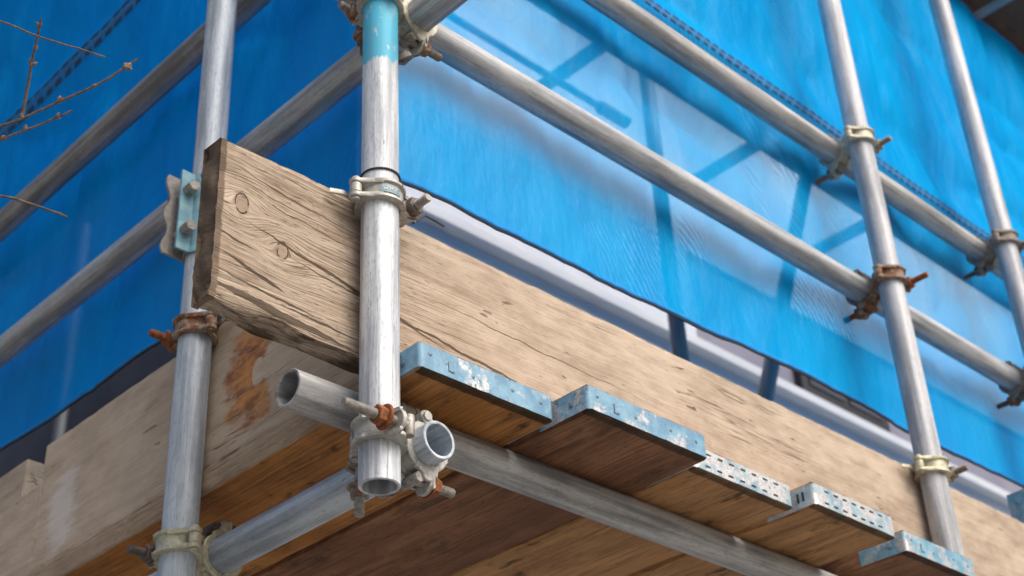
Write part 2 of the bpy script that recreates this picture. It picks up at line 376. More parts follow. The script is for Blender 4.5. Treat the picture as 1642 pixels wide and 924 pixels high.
M['band_blue'] = flaked('flaking_blue_band', (.20,.39,.54), (.62,.64,.66), .53)
M['band_pale'] = flaked('pale_band', (.33,.48,.56), (.64,.65,.66), .47)
M['band_galv'] = flaked('dull_band', (.20,.42,.55), (.55,.57,.60), .50)
M['dark_hole'] = plain('dark_slot', (.02,.02,.022), (.035,.035,.04), 40)
M['nail'] = cast('nail_head', (.20,.32,.42), (.10,.16,.21), .5, .3)
M['net_right'] = netting('blue_net_front', (0.,.42,.92), .56, .86, (1.42, 1.978, .95, .985), 3.1)
M['net_left'] = netting('blue_net_side', (0.,.36,.97), .82, .99, None, 9.7)
M['hem'] = plain('net_hem', (.004,.20,.60), (.004,.27,.72), 60)
M['cord'] = plain('black_cord', (.012,.013,.016), (.03,.03,.035), 90)
M['stitch'] = plain('dark_stitching', (.004,.035,.09), (.008,.06,.15), 60)
M['tape'] = plain('seam_tape', (.002,.13,.36), (.003,.18,.48), 30)
M['wire'] = plain('tie_wire', (.035,.035,.04), (.07,.07,.08), 70, .5, .6)
M['bark'] = plain('twig_bark', (.085,.062,.052), (.19,.15,.125), 160, .85, 0., .6, .002)
M['bud'] = plain('bud', (.11,.065,.045), (.36,.27,.19), 240, .7, 0., .6, .002)
M['render'] = plain('white_render', (.58,.63,.72), (.66,.70,.78), 3, .8)
M['trim'] = plain('white_trim', (.72,.76,.83), (.78,.81,.86), 6, .6)
M['greyband'] = plain('grey_wall_band', (.20,.20,.27), (.25,.25,.32), 4, .8)
M['slate'] = plain('dark_slate', (.060,.066,.088), (.085,.092,.115), 5, .7)
M['black'] = plain('black_frame', (.012,.013,.016), (.02,.02,.024), 9, .4)
M['glass'] = plain('dark_glass', (.03,.035,.045), (.05,.055,.07), 2, .08)

# ---------------------------------------------------------------- tubes
TR = .02415
def tube(name, p0, p1, mat, label, cat='scaffold tube', group=None, TR=TR):
    L = (Vector(p1)-Vector(p0)).length; ri = TR-.0040
    prof = [(ri,0),(ri+.0008,-.0004),(TR-.0008,-.0004),(TR,.0005)]
    nz = max(2, int(L/.25))
    prof += [(TR, L*i/nz) for i in range(1,nz)]
    prof += [(TR,L-.0005),(TR-.0008,L+.0004),(ri+.0008,L+.0004),(ri,L)]
    prof += [(ri, L*i/nz) for i in range(nz-1,0,-1)]
    b = MB(); b.lathe(prof, None, 64, closed=True)
    o = b.build(name, M[mat], None, axis_frame(p0,p1))
    return tag(o, label, cat, group)

GT = 'scaffold poles and rails'
main = tube('scaffold_pole', (0,0,.704), (0,0,4.2), 'galv_main', 'bright corner scaffold pole with cyan paint at its top and an open bottom end', 'scaffold pole', GT)
tube('scaffold_pole', (0,.4155,GZ), (0,.4155,4.2), 'galv_blue', 'grey upright pole behind the rough board end, carrying the plated sleeve coupler', 'scaffold pole', GT)
tube('scaffold_pole', (1.274,0,GZ), (1.274,0,4.2), 'galv_pale', 'upright pole with cream, rusty and pale yellow couplers in front of the long toe board', 'scaffold pole', GT)
tube('scaffold_pole', (1.851,0,GZ), (1.851,0,4.2), 'galv_pale', 'upright pole at the right edge of the photo, carrying dark grey couplers', 'scaffold pole', GT)
tube('guard_rail', (-.03,.06,1.507), (4.6,.06,1.507), 'galv_tint', 'middle guard rail held to the upright pole by the rusty coupler', 'scaffold tube', GT)
tube('guard_rail', (-.03,.06,1.847), (4.6,.06,1.847), 'galv_warm', 'upper guard rail held to the upright pole by the cream coupler', 'scaffold tube', GT)
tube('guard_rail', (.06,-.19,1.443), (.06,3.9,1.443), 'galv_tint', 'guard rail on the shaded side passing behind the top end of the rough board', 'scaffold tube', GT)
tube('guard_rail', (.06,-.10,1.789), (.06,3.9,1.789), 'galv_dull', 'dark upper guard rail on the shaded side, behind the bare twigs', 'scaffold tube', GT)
tube('ledger_tube', (-.088,.06,.826), (3.9,.06,.826), 'galv_warm', 'weathered ledger tube under the banded board ends, open end left of the corner pole', 'scaffold tube', GT)
tube('ledger_tube', (.06,-.036,.7675), (.06,3.9,.7675), 'galv_blue', 'pale grey ledger tube under the deck with its open end right of the corner pole', 'scaffold tube', GT)
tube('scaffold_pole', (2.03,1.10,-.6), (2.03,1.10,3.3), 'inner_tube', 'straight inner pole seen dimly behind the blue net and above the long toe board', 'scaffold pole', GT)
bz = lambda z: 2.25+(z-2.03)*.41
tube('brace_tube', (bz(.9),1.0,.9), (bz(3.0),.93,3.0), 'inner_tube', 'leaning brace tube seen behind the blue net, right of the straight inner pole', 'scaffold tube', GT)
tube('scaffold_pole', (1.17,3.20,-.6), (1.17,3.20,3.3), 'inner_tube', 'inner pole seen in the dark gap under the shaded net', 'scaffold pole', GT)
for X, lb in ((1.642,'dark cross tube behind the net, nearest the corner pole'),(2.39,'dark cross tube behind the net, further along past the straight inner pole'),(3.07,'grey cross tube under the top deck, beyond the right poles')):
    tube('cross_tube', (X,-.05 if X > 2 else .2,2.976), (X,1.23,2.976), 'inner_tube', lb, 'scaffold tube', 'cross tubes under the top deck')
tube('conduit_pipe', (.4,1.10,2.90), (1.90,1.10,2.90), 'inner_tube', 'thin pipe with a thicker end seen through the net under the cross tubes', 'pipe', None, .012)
tube('pipe_sleeve', (1.78,1.10,2.90), (1.90,1.10,2.90), 'inner_tube', 'thicker sleeve on the end of the thin pipe behind the net', 'pipe', None, .021)

# ---------------------------------------------------------------- couplers
RI, RO = .0246, .0302
def half_ring(b, a0, a1, hw, M4=None, bulge=.0035, flip=1):
    """forged half band around the Z axis with raised rims"""
    rows = []; n = 22
    for i in range(n+1):
        t = i/n; a = a0+(a1-a0)*t
        h = hw*(.74+.26*sin(pi*t)); k = .0012+bulge*.25*sin(pi*t)
        sec = [(RI,-h),(RI,h),(RO+k-.001,h),(RO+k+.0004,h-.0012),(RO+k,h-.0045),(RO-.0008,h-.0065),
               (RO-.0008,-h+.0065),(RO+k,-h+.0045),(RO+k+.0004,-h+.0012),(RO+k-.001,-h)]
        rows.append([(r*cos(a), r*sin(a), z) for r, z in sec])
    b.loft(rows, M4)

def rounded_ear(x0, x1, w, n=8):
    """plan outline (x,z) of an ear with a round outer end"""
    s = 1 if x1 > x0 else -1
    pts = [(x0,-w*1.05),(x1-s*w,-w)]
    pts += [(x1-s*w+s*w*sin(pi*k/n), -w*cos(pi*k/n)) for k in range(1,n)]
    pts += [(x1-s*w,w),(x0,w*1.05)]
    return pts
XZ = Matrix(((1,0,0,0),(0,0,-1,0),(0,1,0,0),(0,0,0,1)))      # local (x,y)->(x,z), depth -> -y

def add_saddle(b, M4):
    """half of the coupler body on the +y side of a tube that runs along z"""
    half_ring(b, 0., pi, .0165, M4)
    for zz in (-.0135,.0135):                                  # hinge fork and bolt fork
        for sx in (-1,1):
            if sx < 0: continue
            pts = [(sx*.022,.014),(sx*.022,-.003)] + [(sx*(.036+.0085*cos(t)), -.001+.0085*sin(t)*1) for t in [(-pi/2+pi*k/6) for k in range(7)]] + [(sx*.030,.018)]
            b.prism([(p[0],p[1]) for p in pts], zz-.0025, zz+.0025, M4)

    b.lathe([(.0070,-.0070),(.0078,-.0060),(.0078,.0060),(.0070,.0070)], M4 @ Matrix.Translation((-.0400,-.001,0)), 20)
    b.prism([(-.0455,-.002),(-.038,-.007),(-.026,.004),(-.020,.019),(-.025,.019),(-.036,.0065)], -.0068, .0068, M4)

def add_cap(b, M4, slot=True):
    half_ring(b, pi, 2*pi, .0152, M4, .008)
    # hinge knuckle between the fork plates
    for zz in (-.0108,.0108):
        arc = [(-.0400-.0088*sin(t), -.001+.0088*cos(t)) for t in [pi*k/8 for k in range(9)]]
        b.prism([(-.0235,-.004)]+arc+[(-.030,-.0165),(-.0165,-.0285),(-.0155,-.0245)], zz-.0032, zz+.0032, M4, .0012)
    # bolt ear: two prongs joined by a plate, with stiffening webs down to the band
    e = rounded_ear(.022,.0555,.0148)
    b.prism(e, .0045, .0105, M4 @ XZ)
    for zz in (-.0122,.0122):
        b.prism([(.010,-.0335),(.026,-.0165),(.050,-.0115),(.052,-.0085),(.024,-.0085),(.014,-.026)], zz-.0025, zz+.0025, M4)

def add_bolt(b, M4, ny, end):
    """T-bolt on the +x side: pivot at y>0, shank along -y, threads towards the end"""
    x = .0405
    A = M4 @ frame((x,.012,0),(1,0,0),(0,0,1),(0,-1,0))        # z of the lathe = -y
    b.lathe([(.0062,-.013),(.0068,-.012),(.0068,.012),(.0062,.013)], M4 @ Matrix.Translation((x,.010,0)), 18)
    L0 = .012-ny; Le = .012+end
    prof = [(.0055,0),(.0055,max(.004,L0-.012))]; z = prof[-1][1]+.0006
    while z < Le-.0014:
        prof += [(.0061,z),(.0051,z+.0009)]; z += .00175
    prof += [(.0054,Le-.001),(.0046,Le),(0.,Le+.0002)]
    b.lathe(prof, A, 22)

def nut_mesh(b, M4, ny):
    x = .0405
    A = M4 @ frame((x,ny,0),(1,0,0),(0,0,1),(0,-1,0))
    b.lathe([(.007,0),(.0158,0),(.0160,.0010),(.0148,.0026),(.0112,.0034),(.007,.0034)], A, 32)
    hx = [(.0122*cos(pi/3*k+.25), .0122*sin(pi/3*k+.25)) for k in range(6)]
    b.prism(hx, .0032, .0142, A, .0011)

def coupler(name, pos, o, s, label, mats, d=.0600, sB=None, axB=None, ny=-.0105, end=.046, nyB=None, endB=None, group='tube couplers on the scaffold', plate=False, detail=True):
    """o: direction from the first tube to the second; s: side of the first tube's bolt"""
    o = Vector(o); s = Vector(s); z = s.cross(o)
    root = empty(name, frame(pos, s, o, z)); tag(root, label, 'coupler', group)
    mb, mc, mt, mn = (M[k] for k in mats)
    I = Matrix.Identity(4)
    body = MB(); add_saddle(body, I)
    halves = [I]
    if sB is not None:
        R = Matrix((s, o, z))                                   # world -> local rotation
        sl = R @ Vector(sB); ol = Vector((0,-1,0)); zl = sl.cross(ol)
        B = frame((0,d,0), sl, ol, zl); add_saddle(body, B); halves.append(B)
        body.lathe([(.0150,d/2-.010),(.0165,d/2-.006),(.0165,d/2+.006),(.0150,d/2+.010)], frame((0,0,0),(1,0,0),(0,0,-1),(0,1,0)), 20)
    if plate:                                                   # board clip: a bent plate gripping the toe board behind the pole
        body.prism([(-.066,.0180),(-.050,.0105),(-.030,.0150),(-.030,.0175),(-.050,.0130),(-.065,.0198)], -.006, .001)
    body.build('body', mb, root)
    for i, H in enumerate(halves):
        n_, e_ = (ny, end) if i == 0 else (nyB if nyB is not None else ny, endB if endB is not None else end)
        c = MB(); add_cap(c, H); co = c.build('cap', mc, root)
        p = MB(); p.lathe([(.0,-.0175),(.0056,-.0170),(.0062,-.0152),(.0036,-.0147),(.0036,.0147),(.0062,.0152),(.0056,.0170),(.0,.0175)], H @ Matrix.Translation((-.0400,-.001,0)), 18)
        p.build('hinge_pin', mb, co)
        t = MB(); add_bolt(t, H, n_, e_); to = t.build('bolt', mt, root)
        u = MB(); nut_mesh(u, H, n_); u.build('nut', mn, to)
    return root

Xp, Xm, Yp, Ym, Zp, Zm = (1,0,0),(-1,0,0),(0,1,0),(0,-1,0),(0,0,1),(0,0,-1)
clip = coupler('tube_coupler', (0,0,1.100), Yp, Xp, 'pale zinc coupler with raised lettering clamped on the corner pole over the board', ('zinc','zinc','bolt','bolt_dark'), ny=-.0110, end=.047, plate=True)
coupler('tube_coupler', (0,0,1.443), Xp, Yp, 'dirty cream coupler at the painted top of the corner pole', ('cream','cream','brown','rusty'), sB=Zm, end=.040, endB=.050)
coupler('tube_coupler', (.06,.06,1.507), Zm, Yp, 'brown coupler joining the two crossing guard rails behind the corner pole', ('brown','brown','bolt_dark','rusty'), d=.064, sB=Xm)
coupler('tube_coupler', (0,0,.7675), Xp, Ym, 'zinc coupler with long bolt and rusty nut near the corner pole\'s open bottom', ('zinc','zinc','bolt','bolt_rust'), sB=Zm, ny=-.025, end=.084, nyB=-.012, endB=.052)
coupler('tube_coupler', (.06,.06,.826), Zm, Yp, 'brown coupler with its nut hanging below the ledger tubes behind the corner pole', ('brown','brown','bolt','brown'), d=.0585, sB=Xm, nyB=-.036, endB=.073)
coupler('tube_coupler', (0,.4155,.7675), Xp, Yp, 'yellowish cream coupler with a dark bolt, low on the shaded upright pole', ('yellow','yellow','bolt_dark','bolt_dark'), sB=Zp, ny=-.012, end=.050)
coupler('tube_coupler', (0,.4155,1.098), Xp, Yp, 'rusty coupler under the rough board end on the shaded upright pole', ('rusty','rusty','bolt_rust','bolt_rust'), ny=-.011, end=.050, plate=True)
coupler('tube_coupler', (1.274,0,1.847), Yp, Xp, 'cream coupler joining the upper guard rail to the upright pole', ('cream','cream','brown','brown'), sB=Zm, ny=-.011, end=.050, endB=.055)
coupler('tube_coupler', (1.274,0,1.507), Yp, Xp, 'rust red coupler joining the middle guard rail to the upright pole', ('rusty','rusty','bolt_rust','bolt_rust'), sB=Zm, ny=-.011, end=.060, endB=.055)
coupler('tube_coupler', (1.274,0,1.100), Yp, Xp, 'pale yellow coupler clamped on the upright pole level with the toe board top', ('yellow','yellow','brown','brown'), ny=-.011, end=.050, plate=True)
coupler('tube_coupler', (1.851,0,1.847), Yp, Xp, 'dark grey coupler joining the upper guard rail to the pole at the right edge', ('brown','brown','bolt_dark','bolt_dark'), sB=Zm, end=.055)
coupler('tube_coupler', (1.851,0,1.507), Yp, Xp, 'brownish coupler joining the middle guard rail to the pole at the right edge', ('brown','rusty','bolt_dark','bolt_rust'), sB=Zm, end=.055)

# lettering cast into the cap of the front coupler
def bent_text(txt, size, r, zc, depth, mat, name, parent, a0):
    cu = bpy.data.curves.new('lettering', 'FONT'); cu.body = txt; cu.size = size; cu.extrude = depth; cu.align_x = 'CENTER'; cu.align_y = 'CENTER'; cu.resolution_u = 3
    t = bpy.data.objects.new('lettering', cu); COL.objects.link(t)
    dg = bpy.context.evaluated_depsgraph_get()
    me = bpy.data.meshes.new_from_object(t.evaluated_get(dg))
    bpy.data.objects.remove(t); bpy.data.curves.remove(cu)
    for v in me.vertices:
        x, y, z = v.co; a = a0 + x/r
        v.co = ((r+z)*cos(a), (r+z)*sin(a), y+zc)
    me.materials.clear()
    return link(name, me, mat, parent, None, 0)
cap0 = [c for c in clip.children if c.name.startswith('cap')][0]
pn = MB(); A0 = 3*pi/2 - .20
rows = [[((.0307)*cos(A0+t), (.0307)*sin(A0+t), z) for z in (-.0055,.0055)] for t in [(-.48+.96*k/12) for k in range(13)]]
rows2 = [[((.0290)*cos(A0+t), (.0290)*sin(A0+t), z) for z in (-.0055,.0055)] for t in [(-.48+.96*k/12) for k in range(13)]]
pn.loft([[a[0],a[1],b[1],b[0]] for a, b in zip(rows, rows2)])
pn.build('letter_panel', M['panel'], cap0)
bent_text('5ZHSG', .0080, .0307, .0002, .0006, M['letter'], 'lettering', cap0, A0)

# ---------------------------------------------------------------- sleeve coupler on the shaded pole
sl = tag(empty('sleeve_coupler', Matrix.Translation((0,.4155,1.292))), 'sleeve coupler of two plates with four bolts, beside the rough board end', 'coupler')
def shell(sy, H, wx, ty, wav, mat, name):
    b = MB(); rows = []
    for i in range(19):
        a = pi*i/18
        rows.append([(r*cos(a), sy*(r*sin(a)+.001), z) for r, z in ((.0246,-H),(.0246,H),(.0282,H),(.0282,-H))])
    b.loft(rows)
    for sx in (-1,1):
        n = 24; out = []
        for k in range(n+1):
            z = -H+2*H*k/n
            out.append((sx*(.0245+wx+wav*cos(z/H*2.4*pi)), z))
        pts = [(sx*.0235,-H)]+out+[(sx*.0235,H)]
        if sx < 0: pts = pts[::-1]
        y0, y1 = sorted((sy*ty, sy*(ty+.0042)))
        A = Matrix(((1,0,0,0),(0,0,1,0),(0,1,0,0),(0,0,0,1)))
        b.prism(pts, y0, y1, A, .0005)
    return b.build(name, M[mat], sl)
shell(-1, .071, .0250, .0040, 0., 'plateblue', 'front_plate')
shell(1, .071, .0320, .0160, .0045, 'plategrey', 'rear_plate')
for sx in (-1,1):
    for zz in (-.036,.036):
        b = MB(); b.cyl((sx*.0375,-.0085,zz),(sx*.0375,.052,zz),.006)
        b.prism([(.0098*cos(pi/3*k), .0098*sin(pi/3*k)) for k in range(6)], 0, .019, frame((sx*.0375,-.0082,zz),(1,0,0),(0,0,1),(0,-1,0)), .0012)
        bo = b.build('bolt', M['bolt'], sl)
        u = MB(); u.prism([(.012*cos(pi/3*k+.3), .012*sin(pi/3*k+.3)) for k in range(6)], 0, .012, frame((sx*.0375,.0205,zz),(-1,0,0),(0,0,1),(0,1,0)), .0012)
        u.build('nut', M['bolt_rust'], bo)

# ---------------------------------------------------------------- timber boards
def ax(L, step, fine, nf):
    """grid coordinates with close lines near both ends"""
    e = [fine*i for i in range(nf+1)]
    n = max(1, int(round((L-2*e[-1])/step)))
    return e + [e[-1]+(L-2*e[-1])*k/n for k in range(1,n)] + [L-q for q in reversed(e)]

def board_mesh(L, H, T, step=.02, r=.0028, rough=.0005, chip=.003, seed=0., top=None, xs=None, worn_end=None, hstep=.012):
    xs = xs or ax(L, step, .0015, 3); ys = ax(T, .008, .0015, 2); zs = ax(H, hstep, .0015, 2)
    b = MB(); S_ = (L,T,H)
    def put(u, v, f): b.grid([[f(p,q) for q in v] for p in u])
    put(xs, zs, lambda x,z:(x,0,z)); put(xs, zs, lambda x,z:(x,T,z))
    put(xs, ys, lambda x,y:(x,y,0)); put(xs, ys, lambda x,y:(x,y,H))
    put(ys, zs, lambda y,z:(0,y,z)); put(ys, zs, lambda y,z:(L,y,z))
    me = b.mesh('board', weld=1e-5)
    for vtx in me.vertices:
        p = vtx.co
        q = Vector((min(max(p.x,r),L-r), min(max(p.y,r),T-r), min(max(p.z,r),H-r)))
        d = p-q; nd = d.normalized()
        edge = sum(1 for c in nd if abs(c) > .25) > 1
        sp = Vector((p.x*1.0+seed, p.y+seed*.37, p.z))
        h = rough*(noise.noise(Vector((sp.x*14,sp.y*60,sp.z*60)))+.6*noise.noise(Vector((sp.x*45,sp.y*160,sp.z*160))))
        if edge:
            c = noise.noise(Vector((sp.x*22,sp.y*70,sp.z*70)))+.6*noise.noise(Vector((sp.x*70,sp.y*120,sp.z*120)))
            h -= chip*max(0., c+.05)
        p2 = q+nd*(r+h)
        if worn_end:
            k = exp(-max(p.x,0)/worn_end[0])
            # splintered and hollowed end grain, split lower edge
            if nd.x < -.3: p2.x += worn_end[1]*(.5+noise.noise(Vector((seed,p.y*60,p.z*26)))*.9+.35*noise.noise(Vector((seed,p.y*150,p.z*110))))
            if nd.y < -.3: p2.y += k*.0035*max(0,noise.noise(Vector((p.x*30,2.,p.z*55)))+.1)
            ke = exp(-max(p.x,0)/.30)*exp(-p.z/.02)
            if p.z < .05: p2.z += ke*.009*max(0.,.45+noise.noise(Vector((p.x*16,p.y*30,4.)))); p2.y += ke*.010*max(0., noise.noise(Vector((p.x*9,5.,p.z*70)))+.35)*(1-p.y/T)
            p2.z += k*.004*(p.z/H)*noise.noise(Vector((p.x*18,p.y*30,8.)))
        vtx.co = p2
        if top: vtx.co.z *= top(p.x)/H
    me.update()
    return me

def board(name, org, xd, zd, L, H, T, mat, label, cat, group=None, **kw):
    xd, zd = Vector(xd), Vector(zd); yd = zd.cross(xd)
    o = link(name, board_mesh(L,H,T,**kw), M[mat], None, frame(org, xd, yd, zd), 50)
    return tag(o, label, cat, group)

GB = 'toe boards'
ze = ax(1.912,.012,.0015,3)
board('toe_board', (-.223,.0285,.8815), Xp, Zp, 1.912, .2290, .0385, 'wood_front', 'long weathered toe board with a rough split end sticking out past the corner pole', 'scaffold board', GB,
      xs=[q*.5 for q in range(0,1)]+ax(1.912,.006,.001,4), r=.003, rough=.0007, chip=.0065, seed=1.7, worn_end=(.12,.010), hstep=.006)
board('toe_board', (1.692,.0285,.965), Xp, Zp, 2.6, .2290, .0385, 'wood_plain', 'toe board with a metal banded end, butted higher against the long one at right', 'scaffold board', GB, seed=4.2, step=.03)
NX = .894-.068
xs = sorted(ax(3.2,.010,.0015,3)+[NX-.0006, NX+.0006])
xs = [x for x in xs if abs(x-NX) < .0008 or abs(x-NX) > .004]
board('toe_board', (.0665,.068,.8845), Yp, Zp, 3.2, .2285, .0385, 'wood_left', 'notched toe board on the shaded side with an orange rust stain', 'scaffold board', GB, xs=xs, seed=7.7, hstep=.008,
      top=lambda x: .2285 if x < NX else .162, chip=.004)
board('toe_board', (.1065,1.045,.93), Yp, Zp, 2.6, .2290, .0385, 'wood_plain', 'toe board whose sawn end shows behind the notch of the rust stained board', 'scaffold board', GB, seed=3.3, step=.03)

GD = 'deck boards laid side by side'
deck = [ # x0, x1, end y, material, band, style, label
 (.024,.246,-.0440,'deck_orange','band_blue','plain','orange stained deck board next to the corner pole, with a flaking blue end band'),
 (.257,.487,-.0960,'deck_brown','band_blue','plain','dark brown deck board sticking out furthest, second from the corner pole'),
 (.492,.712,-.0690,'deck_tan','band_pale','slot','tan deck board with a slotted pale end band, mostly behind the dark brown one'),
 (.727,.930,-.0980,'deck_tan','band_pale','slot','tan deck board with a fully visible slotted end band, fourth from the corner pole'),
 (.990,1.192,-.0800,'deck_brown','band_galv','plain','deck board with a dull blue end band at the bottom edge, under the upright pole'),
 (1.315,1.54,-.010,'deck_tan','band_galv','plain','deck board hidden under the long toe board, just past the upright pole')]
for i, (x0,x1,ye,mt,bm_,sty,lb) in enumerate(deck):
    W = x1-x0; L = 3.9 if i < 4 else 1.0
    o = board('deck_board', (x0,ye,.847), Yp, Xp, L, W, .0385, mt, lb, 'scaffold board', GD, seed=11+i*3.1, step=.02, chip=.0025)
    # local frame: x along the board, y up, z across
    b = MB(); t = .0012; h0, h1 = .0028,.0352; rr = .006
    plan = []; ret = .085
    for u, s_ in ((-.0014,0),(W+.0014,1)):
        pass
    outer = [(ret,-.0016),(rr,-.0016)]+[(rr-rr*sin(a)-.0016*sin(a), rr-(rr+.0016)*cos(a)) for a in [pi/2*k/6 for k in range(1,7)]]
    outer = [(ret,-.0016)]+[(rr-(rr+.0016)*sin(a), rr-(rr+.0016)*cos(a)) for a in [pi/2*k/6 for k in range(7)]]
    nmid = 14
    mid = [(-.0016, rr+(W-2*rr)*k/nmid) for k in range(1,nmid)]
    outer = outer+mid+[(p[0], W-p[1]) for p in reversed(outer)]
    rows = []
    for k, (px,pz) in enumerate(outer):
        a = outer[max(k-1,0)]; c = outer[min(k+1,len(outer)-1)]
        tx, tz = c[0]-a[0], c[1]-a[1]; ll = math.hypot(tx,tz); nx_, nz_ = tz/ll, -tx/ll      # inward normal
        if nx_*(.02-px)+nz_*(W/2-pz) < 0: nx_, nz_ = -nx_, -nz_
        w = .0006*noise.noise(Vector((k*.5,i*3.,0)))
        bb = .0011*noise.noise(Vector((k*.9,i*7.,3))); tt = .0011*noise.noise(Vector((k*.9,i*7.,9)))
        rows.append([(px+nx_*w,h0+bb,pz+nz_*w),(px+nx_*w,h1+tt,pz+nz_*w),(px+nx_*t,h1+tt,pz+nz_*t),(px+nx_*t,h0+bb,pz+nz_*t)])
    b.loft(rows)
    band = b.build('end_band', M[bm_], o)
    if sty == 'slot':
        d = MB(); n = 7
        for row, yy in enumerate((.0095,.0285)):
            for k in range(n):
                zc = .022+(W-.044)*(k+.25+.18*row)/n
                d.box((-.0023,yy-.0012,zc-.0052),(-.0010,yy+.0012,zc+.0052), None, .0004)
        d.build('slots', M['dark_hole'], band)
        d = MB()
        for k in range(2): d.box((.016+.009*k,.012,-.0031),(.019+.009*k,.026,-.0012), None, .0003)
        d.build('side_slots', M['dark_hole'], band)
    else:
        for (zz, yy) in ((.016,.024),(W*.38,.017),(W*.68,.021),(W-.022,.020)):
            d = MB(); d.lathe([(.0,.0009),(.0016,.0008),(.0026,.0004),(.0030,0.)], frame((-.0017,yy,zz),(0,1,0),(0,0,-1),(-1,0,0)), 14)
            d.build('nail_head', M['nail'], band)
        d = MB(); d.lathe([(.0,.0016),(.0022,.0014),(.0036,.0006),(.0040,0.)], frame((.028,.017,-.0018),(0,1,0),(1,0,0),(0,0,-1)), 14); d.build('nail_head', M['nail'], band)
        d = MB(); z0 = W*.20                                   # L-shaped tab punched in the hoop iron
        d.box((-.0029,.0105,z0),(-.0012,.0235,z0+.0022),None,.0003); d.box((-.0029,.0105,z0+.0024),(-.0012,.0128,z0+.0095),None,.0003)
        d.build('punched_tab', M['nail'], band)
# band of the right-hand toe board
b = MB(); b.box((-.0022,-.0012,.135),(-.0004,.0397,.2275)); b.box((-.0004,.0387,.135),(.05,.0402,.2275))
tb = [o for o in COL.objects if o.get('label','').startswith('toe board with a metal')][0]
bo = b.build('end_band', M['band_galv'], tb)
d = MB(); d.lathe([(.0,.0016),(.0022,.0014),(.0036,.0006),(.0040,0.)], frame((-.0022,.020,.205),(0,1,0),(0,0,-1),(-1,0,0)), 14); d.build('nail_head', M['nail'], bo)

GU = 'boards of the top deck'
words_ = ['outermost board of the top deck over the lit side','second board from the outer edge of the top deck','third board from the outer edge of the top deck','innermost board of the top deck, nearest the house']
for k in range(4):
    board('deck_board', (1.02,-.03+.249*k,3.002), Xp, Yp, 4.2, .243, .0385, 'deck_dark', words_[k], 'scaffold board', GU, seed=31+k, step=.06, hstep=.05)
words_ = ['outermost board of the top deck over the shaded side','second top deck board over the shaded side, counted from outside','third top deck board over the shaded side, counted from outside','top deck board over the shaded side, nearest the dark wall']
for k in range(4):
    board('deck_board', (-.03+.24*k,.30,3.002), Yp, Xp, 4.2, .232, .0385, 'deck_dark', words_[k], 'scaffold board', GU, seed=41+k, step=.06, hstep=.05)

# ---------------------------------------------------------------- netting
def net(name, horizontal, u0, u1, ztop, hem, base, mat, label, seam_z, dash):
    """horizontal: function (u, z, off) -> point; off pushes the cloth inwards"""
    nu = int((u1-u0)/.016); nz = int((ztop-1.2)/.018)
    def off(u, z):
        t = max(0., min(1., (z-hem(u))/.5))
        f = .010*sin(u*7.1+1.3*sin(z*2.1)+base*9)+.016*noise.noise(Vector((u*2.2+base*31,z*1.2,1.)))
        f += .010*noise.noise(Vector((u*7.,z*2.6,base*17+4)))+.0035*noise.noise(Vector((u*22.,z*6.,base*7)))
        ridge = 1-abs(noise.noise(Vector((u*4.3+z*1.1,z*.7-u*.4,base*3+11))))*2
        f += .010*max(0,ridge)**4
        r2 = 1-abs(noise.noise(Vector((u*1.9-z*1.6,z*2.6+u*1.1,base*5+23))))*2     # slack diagonal swags
        f += .016*max(0,r2)**3
        r3 = 1-abs(noise.noise(Vector((u*9.-z*2.,z*3.5+u*2.,base*13+3))))*2
        f += .0045*max(0,r3)**5
        return .022+f*(.35+.65*t)*(1-.93*exp(-((z-seam_z)/.05)**2))
    def P(u, z, e=0.): return horizontal(u, z, off(u,z)+e)
    b = MB(); rows = []
    for i in range(nu+1):
        u = u0+(u1-u0)*i/nu; h = hem(u)
        rows.append([P(u, h+(ztop-h)*j/nz) for j in range(nz+1)])
    b.grid(rows)
    o = b.build(name, M[mat], None, None, 180); tag(o, label, 'debris netting')
    us = [u0+(u1-u0)*i/(nu*2) for i in range(nu*2+1)]
    h = MB(); h.pipe([P(u, hem(u)+.002) for u in us], .0042, 8); h.build('hem', M['hem'], o)
    h = MB(); h.pipe([P(u, hem(u)-.0035+.0016*noise.noise(Vector((u*9,base,2))), -.001) for u in us], .0021, 6); h.build('edge_cord', M['cord'], o)
    h = MB(); h.pipe([P(u, ztop) for u in us], .006, 8); h.pipe([P(u, ztop-.022,-.002) for u in us], .0022, 6); h.build('top_hem', M['hem'], o)
    dl, gap, hh, rows_ = dash
    for k, dz in enumerate(rows_):
        d = MB(); u = u0
        while u < u1-2*(dl+gap):
            uu = u+k*(dl+gap)*.4; z = seam_z+dz+.004*sin(uu*3.); w = dl*(.8+.3*random.random())
            q = [(uu,z-hh),(uu+w,z-hh),(uu+w,z+hh),(uu,z+hh)]
            d.loft([[P(x_,y_,-.0016) for x_,y_ in q], [P(x_,y_,.0004) for x_,y_ in q]])
            u += dl+gap
        d.build('stitching', M['stitch'], o)
    hw = abs(rows_[0])+hh*1.2
    tp = MB(); tp.grid([[P(u, seam_z+dz+.004*sin(u*3.), -.0007) for dz in (-hw, 0, hw)] for u in us]); tp.build('seam_tape', M['tape'], o, None, 180)
    return o
hemR = lambda u: 1.247+.026*max(0,min(1.,(u-.1)/.8))+.004*noise.noise(Vector((u*3,0,0)))
hemL = lambda u: 1.262-.012*exp(-((u-.62)/.25)**2)+.016*max(0,u-.9)+.004*noise.noise(Vector((u*3,5,0)))
net('debris_net', lambda u,z,e: Vector((u,.082+e,z)), .10, 5.2, 2.972, hemR, .3, 'net_right', 'bright translucent blue net hung behind the sunlit guard rails', 1.992, (.015,.010,.0027,(-.008,.008)))
net('debris_net', lambda u,z,e: Vector((.082+e,u,z)), .10, 4.6, 2.972, hemL, .7, 'net_left', 'deep blue shaded net hung behind the dark rails and twigs', 2.185, (.030,.012,.0060,(-.017,.017)))

